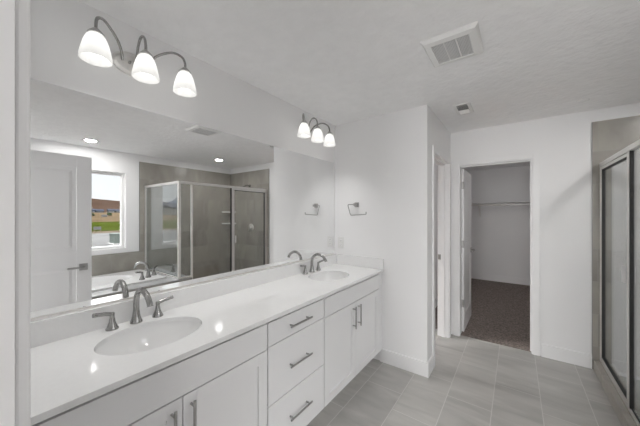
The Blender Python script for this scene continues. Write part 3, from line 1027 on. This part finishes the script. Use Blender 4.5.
# ------------------------------------------------------------------ wall fittings
tr = thing('towel_ring', 'nickel open square towel ring on the white end wall', 'towel ring', (0.267, YE, 1.556))
bm = BM()
add_box(bm, (-0.024, -0.012, -0.024), (0.024, -0.0005, 0.024), 0.002)
add_box(bm, (-0.013, -0.055, -0.013), (0.013, -0.012, 0.013), 0.002)
obj('mount', bm, 'dark_nickel', tr)
bm = BM()
add_tube(bm, [(0.006, -0.05, 0.003), (-0.07, -0.05, 0.003), (-0.079, -0.05, -0.003), (-0.079, -0.05, -0.012), (-0.052, -0.05, -0.1), (-0.045, -0.05, -0.108), (-0.036, -0.05, -0.11), (0.125, -0.05, -0.1), (0.13, -0.05, -0.096), (0.13, -0.05, -0.075)], 0.0055, 10)
obj('ring', bm, 'dark_nickel', tr, 50)

ol = thing('wall_outlet', 'white double outlet on the end wall above the far sink', 'outlet', (0.072, YE, 1.148))
bm = BM()
add_box(bm, (-0.036, -0.006, -0.058), (0.036, -0.0005, 0.058), 0.002)
obj('cover_plate', bm, 'plastic', ol)
for z in (-0.021, 0.021):
    rc = box('receptacle', (-0.017, -0.008, z - 0.0145), (0.017, -0.006, z + 0.0145), 'vinyl', ol, 0.001)
    for lo, hi in (((-0.008, -0.0085, z - 0.002), (-0.006, -0.0079, z + 0.007)), ((0.006, -0.0085, z - 0.002), (0.008, -0.0079, z + 0.006)), ((-0.002, -0.0085, z - 0.01), (0.002, -0.0079, z - 0.006))):
        box('slot', lo, hi, 'dark', rc)

# exhaust fan on the ceiling
fx0, fx1, fy0, fy1 = 1.178, 1.46, 1.567, 1.875
ef = thing('exhaust_fan', 'large white square exhaust fan grille on the ceiling', 'exhaust fan', ((fx0 + fx1) / 2, (fy0 + fy1) / 2, H))
hx, hy = (fx1 - fx0) / 2, (fy1 - fy0) / 2
ix, iy = hx - 0.045, hy - 0.045
b = bmesh.new()
rings = []
for (a, c_, z) in ((hx, hy, -0.0005), (hx, hy, -0.008), (hx - 0.012, hy - 0.012, -0.022), (ix, iy, -0.026), (ix, iy, -0.012)):
    rings.append([b.verts.new((sx_ * a, sy_ * c_, z)) for sx_, sy_ in ((-1, -1), (1, -1), (1, 1), (-1, 1))])
for i in range(len(rings) - 1):
    for k in range(4):
        b.faces.new((rings[i][k], rings[i][(k + 1) % 4], rings[i + 1][(k + 1) % 4], rings[i + 1][k]))
bm = BM()
merge(bm, b)
obj('fan_frame', bm, 'plastic', ef)
box('fan_backing', (-ix, -iy, -0.006), (ix, iy, -0.002), 'duct', ef)
bm = BM()
n_ = 26
for i in range(n_):
    x = -ix + (i + 0.5) * 2 * ix / n_
    add_box(bm, (x - 0.0026, -iy, -0.022), (x + 0.0026, iy, -0.014))
for i in range(n_):
    y = -iy + (i + 0.5) * 2 * iy / n_
    add_box(bm, (-ix, y - 0.0012, -0.018), (ix, y + 0.0012, -0.013))
obj('grille', bm, 'grille', ef)
for q in (-ix / 3, ix / 3):
    box('grille_rib', (q - 0.003, -iy, -0.025), (q + 0.003, iy, -0.012), 'plastic', ef)

# supply register
rv = thing('ceiling_register', 'small white air register on the ceiling near the closet doorway', 'air vent', (1.222, 2.80, H))
boxes('register_frame', [((-0.07, -0.14, -0.008), (-0.043, 0.14, -0.0005)), ((0.043, -0.14, -0.008), (0.07, 0.14, -0.0005)),
                         ((-0.043, -0.14, -0.008), (0.043, -0.113, -0.0005)), ((-0.043, 0.113, -0.008), (0.043, 0.14, -0.0005))], 'plastic', rv, 0.002)
box('register_throat', (-0.043, -0.113, -0.0025), (0.043, 0.113, -0.0008), 'dark', rv)
bm = BM()
for i in range(9):
    y = -0.1 + i * 0.025
    tilt = 35 if y < 0.01 else -35
    add_box(bm, (-0.042, -0.009, -0.0006), (0.042, 0.009, 0.0006), mtx=Matrix.Translation((0, y, -0.0095)) @ Matrix.Rotation(R(tilt), 4, 'X'))
obj('louver', bm, 'plastic', rv)


def can_light(x, y, label, power):
    t = thing('recessed_light', label, 'ceiling light', (x, y, H), 0, 'recessed ceiling lights')
    bm = BM()
    add_lathe(bm, [(0.092, -0.0005), (0.09, -0.006), (0.07, -0.009), (0.06, -0.004), (0.06, -0.001)], 36)
    obj('trim_ring', bm, 'plastic', t, 40)
    bm = BM()
    add_lathe(bm, [(0.061, -0.001), (0.058, -0.0035), (0.001, -0.005)], 32)
    obj('lens', bm, 'can_lens', t, 40)
    l = light('AREA', 'recessed_lamp', (x, y, H - 0.0075), power, size=0.118, color=(1, 0.98, 0.96))
    l.data.shape = 'DISK'
    return t


can_light(2.958, 1.07, 'round lit recessed ceiling light above the tub, seen in the mirror', 7)
can_light(2.73, 2.83, 'round lit recessed ceiling light above the shower, seen in the mirror', 3.5)
sk = thing('ceiling_glint_disc', 'small white disc standing for a glint of light on the ceiling near the shower, seen in the mirror', 'light glint', (2.083, 3.208, H))
bm = BM()  # white disc added in place of the bright light glint on the ceiling
add_lathe(bm, [(0.04, -0.0005), (0.04, -0.004), (0.034, -0.008), (0.001, -0.009)], 28)
obj('glint_disc', bm, 'vinyl', sk, 40)

# ------------------------------------------------------------------ closet fittings
cs = thing('closet_shelf', 'white closet shelf with a hanging rod on the closet back wall', 'closet shelf', (1.6, 6.9, 1.70))
box('shelf_board', (-0.995, -0.4, -0.009), (0.995, -0.001, 0.009), 'trim', cs, 0.001)
bm = BM()
add_tube(bm, [(-0.995, -0.29, -0.055), (0.995, -0.29, -0.055)], 0.016, 14)
plain(obj('hanging_rod', bm, 'alum', cs, 40), 'satin metal hanging rod')
box('wall_cleat', (-0.995, -0.018, -0.09), (0.995, -0.001, -0.0095), 'trim', cs, 0.001)
for bx in (-0.62, 0.45):
    bm = BM()
    add_tube(bm, [(bx, -0.018, -0.31), (bx, -0.018, -0.012), (bx, -0.33, -0.012), (bx, -0.33, -0.03), (bx, -0.02, -0.3)], 0.008, 8)
    add_tube(bm, [(bx, -0.29 + 0.025 * math.sin(R(a)), -0.055 - 0.025 * math.cos(R(a))) for a in range(-90, 100, 20)], 0.006, 8)
    obj('bracket', bm, 'alum', cs, 40)

# ------------------------------------------------------------------ outdoors beyond the window
GZ = -0.6


def strip(name, x0, x1, y0, y1, z0, z1, m, label, nx=2, ny=2, amp=0.0, seed=0, prof=None):
    rnd = random.Random(seed)
    bm = BM()
    ph = [rnd.uniform(0, 6.28) for _ in range(6)]
    rows = []
    for i in range(nx + 1):
        row = []
        for j in range(ny + 1):
            x = x0 + (x1 - x0) * i / nx
            y = y0 + (y1 - y0) * j / ny
            t = i / nx
            z = z0 + (z1 - z0) * (prof(t) if prof else t)
            if amp:
                z += amp * t * (math.sin(y / 61 + ph[0]) * 0.45 + math.sin(y / 27 + ph[1]) * 0.2 + math.sin(y / 140 + ph[2]) * 0.6 + math.sin(y / 11 + x / 17 + ph[3]) * 0.08)
            row.append(bm.verts.new((x, y, z)))
        rows.append(row)
    for i in range(nx):
        for j in range(ny):
            bm.faces.new((rows[i][j], rows[i + 1][j], rows[i + 1][j + 1], rows[i][j + 1]))
    return struct(obj(name, bm, m, smooth=60), label, 'ground')


strip('ground_yard', XW + 0.16, 19.0, -60, 60, GZ - 0.02, GZ - 0.02, 'dirt', 'bare dirt yard outside the window')
strip('ground_road', 19.0, 34, -400, 400, GZ, GZ, 'asphalt', 'grey road outside the window')
strip('ground_verge', 34, 38.5, -400, 400, GZ, GZ, 'dirt', 'dirt verge beyond the road')
strip('ground_lawn', 38.5, 78, -400, 400, GZ, GZ + 0.15, 'lawn', 'green field beyond the road')
strip('ground_dry_field', 78, 245, -900, 900, GZ + 0.15, 2.6, 'dry', 'tan dry field below the hill', 12, 40)
strip('ground_hill', 245, 620, -200, 900, 2.6, 31, 'hill', 'bare brown hill behind the houses', 16, 90, 5.0, 3, lambda t: t ** 0.9)
strip('ground_mountain', 1500, 2600, -3200, 60, -30, 120, 'mountain', 'hazy blue mountains far away', 14, 110, 45.0, 5)


def house(x, y, w, d, h, wall, label):
    t = thing('house', label, 'house', (x, y, hz(x)), 0, ('distant grey houses' if wall == 'house_b' else 'distant white houses') if y > 0 else 'houses reflected in the shower glass')
    box('house_wall', (-d / 2, -w / 2, -0.5), (d / 2, w / 2, h), wall, t)
    bm = BM()
    o = 0.4
    A = [(-d / 2 - o, -w / 2 - o, h), (d / 2 + o, -w / 2 - o, h), (d / 2 + o, w / 2 + o, h), (-d / 2 - o, w / 2 + o, h)]
    v = [bm.verts.new(p) for p in A]
    r0 = bm.verts.new((0, -w / 2 - o, h + d * 0.25))
    r1 = bm.verts.new((0, w / 2 + o, h + d * 0.25))
    bm.faces.new(v[::-1])
    bm.faces.new((v[0], v[1], r0))
    bm.faces.new((v[2], v[3], r1))
    bm.faces.new((v[1], v[2], r1, r0))
    bm.faces.new((v[3], v[0], r0, r1))
    obj('house_roof', bm, 'roof', t)
    for q in (-w / 4, w / 4):
        box('window', (-d / 2 - 0.06, q - w * 0.12, h * 0.35), (-d / 2, q + w * 0.12, h * 0.75), 'dark', t)


def hz(x):
    if x < 78:
        return GZ
    if x < 245:
        return GZ + 0.15 + (2.45 - GZ) * (x - 78) / 167 - 0.02
    return 2.6


wl_ = [('house_b', 'grey'), ('house_a', 'white')]
for i in range(9):
    k = (i * 2 + i // 3) % 2
    house(237 + (i % 3) * 1.6 - 2, 50 + i * 5.4 + (i % 2) * 0.4, 3.3 + (i % 3) * 0.5, 4, 1.3 + 0.3 * (i % 2), wl_[k][0],
          'tiny %s house in the distant row at the foot of the brown hill' % wl_[k][1])
for i, (x, y) in enumerate(((150, -70), (190, -95), (240, -118), (165, -62), (220, -88), (300, -140))):
    house(x, y, 13, 10, 4.0 + (i % 2), wl_[(i + 1) % 2][0], '%s house reflected in the shower glass, %s' % (wl_[(i + 1) % 2][1], ('nearest of the row', 'second in depth', 'beyond the second', 'left of the nearest', 'in the middle distance', 'farthest away')[i]))


def tree(x, y, h, label):
    t = thing('distant_tree', label, 'tree', (x, y, hz(x)), 0, 'trees in the dry field')
    rnd = random.Random(int(x * 7 + y))
    bm = BM()
    for k in range(7):
        c = Vector((rnd.uniform(-.3, .3) * h, rnd.uniform(-.35, .35) * h, h * rnd.uniform(.4, .75)))
        bmesh.ops.create_icosphere(bm, subdivisions=2, radius=h * rnd.uniform(.2, .32), matrix=Matrix.Translation(c))
    for v in bm.verts:
        v.co += Vector((rnd.uniform(-1, 1), rnd.uniform(-1, 1), rnd.uniform(-1, 1))) * h * 0.04
    obj('crown', bm, 'leaf', t)
    bm = BM()
    add_tube(bm, [(0, 0, -0.3), (0, 0, h * 0.5)], [h * 0.05, h * 0.03], 8)
    obj('trunk', bm, 'bark', t)


tree(128, 36.2, 1.5, 'small dark tree in the tan field, right one of the near pair')
tree(126, 40.5, 1.3, 'small dark tree in the tan field, at the far right')
tree(126, 28.0, 1.1, 'small dark bush in the tan field, at the far left')
tree(131, 31.6, 1.3, 'small dark tree in the tan field, left one of the near pair')
bm = BM()
add_box(bm, (-0.7, -0.75, 0), (0.7, 0.75, 0.8), 0.08)
add_box(bm, (-0.75, -0.6, 0.3), (-0.7, 0.6, 0.6))
o = obj('white_trailer', bm, 'house_a')
o.location = (124, 33.4, hz(124))
tag(o, 'tiny white trailer parked in the tan field', 'trailer')

ub = thing('utility_box', 'grey green utility box standing beside the road outside', 'utility box', (20.7, 7.2, GZ))
bm = BM()
add_box(bm, (-0.5, -0.85, 0.05), (0.5, 0.85, 0.66), 0.02)
for i in range(7):
    y = -0.8 + i * 0.23
    add_box(bm, (-0.515, y, 0.1), (-0.5, y + 0.12, 0.6))
obj('cabinet', bm, 'siding', ub)
box('pad', (-0.6, -0.95, 0.0), (0.6, 0.95, 0.05), 'concrete', ub)
box('lid', (-0.52, -0.88, 0.66), (0.52, 0.88, 0.70), 'siding', ub, 0.01)
sb = thing('sign_board', 'small white board standing at the lawn edge outside', 'sign', (36.5, 9.5, GZ))
box('board', (-0.03, -0.35, 0.25), (0.03, 0.35, 0.62), 'house_a', sb, 0.01)
for q in (-0.28, 0.28):
    box('stake', (-0.02, q - 0.02, 0), (0.02, q + 0.02, 0.25), 'bark', sb)
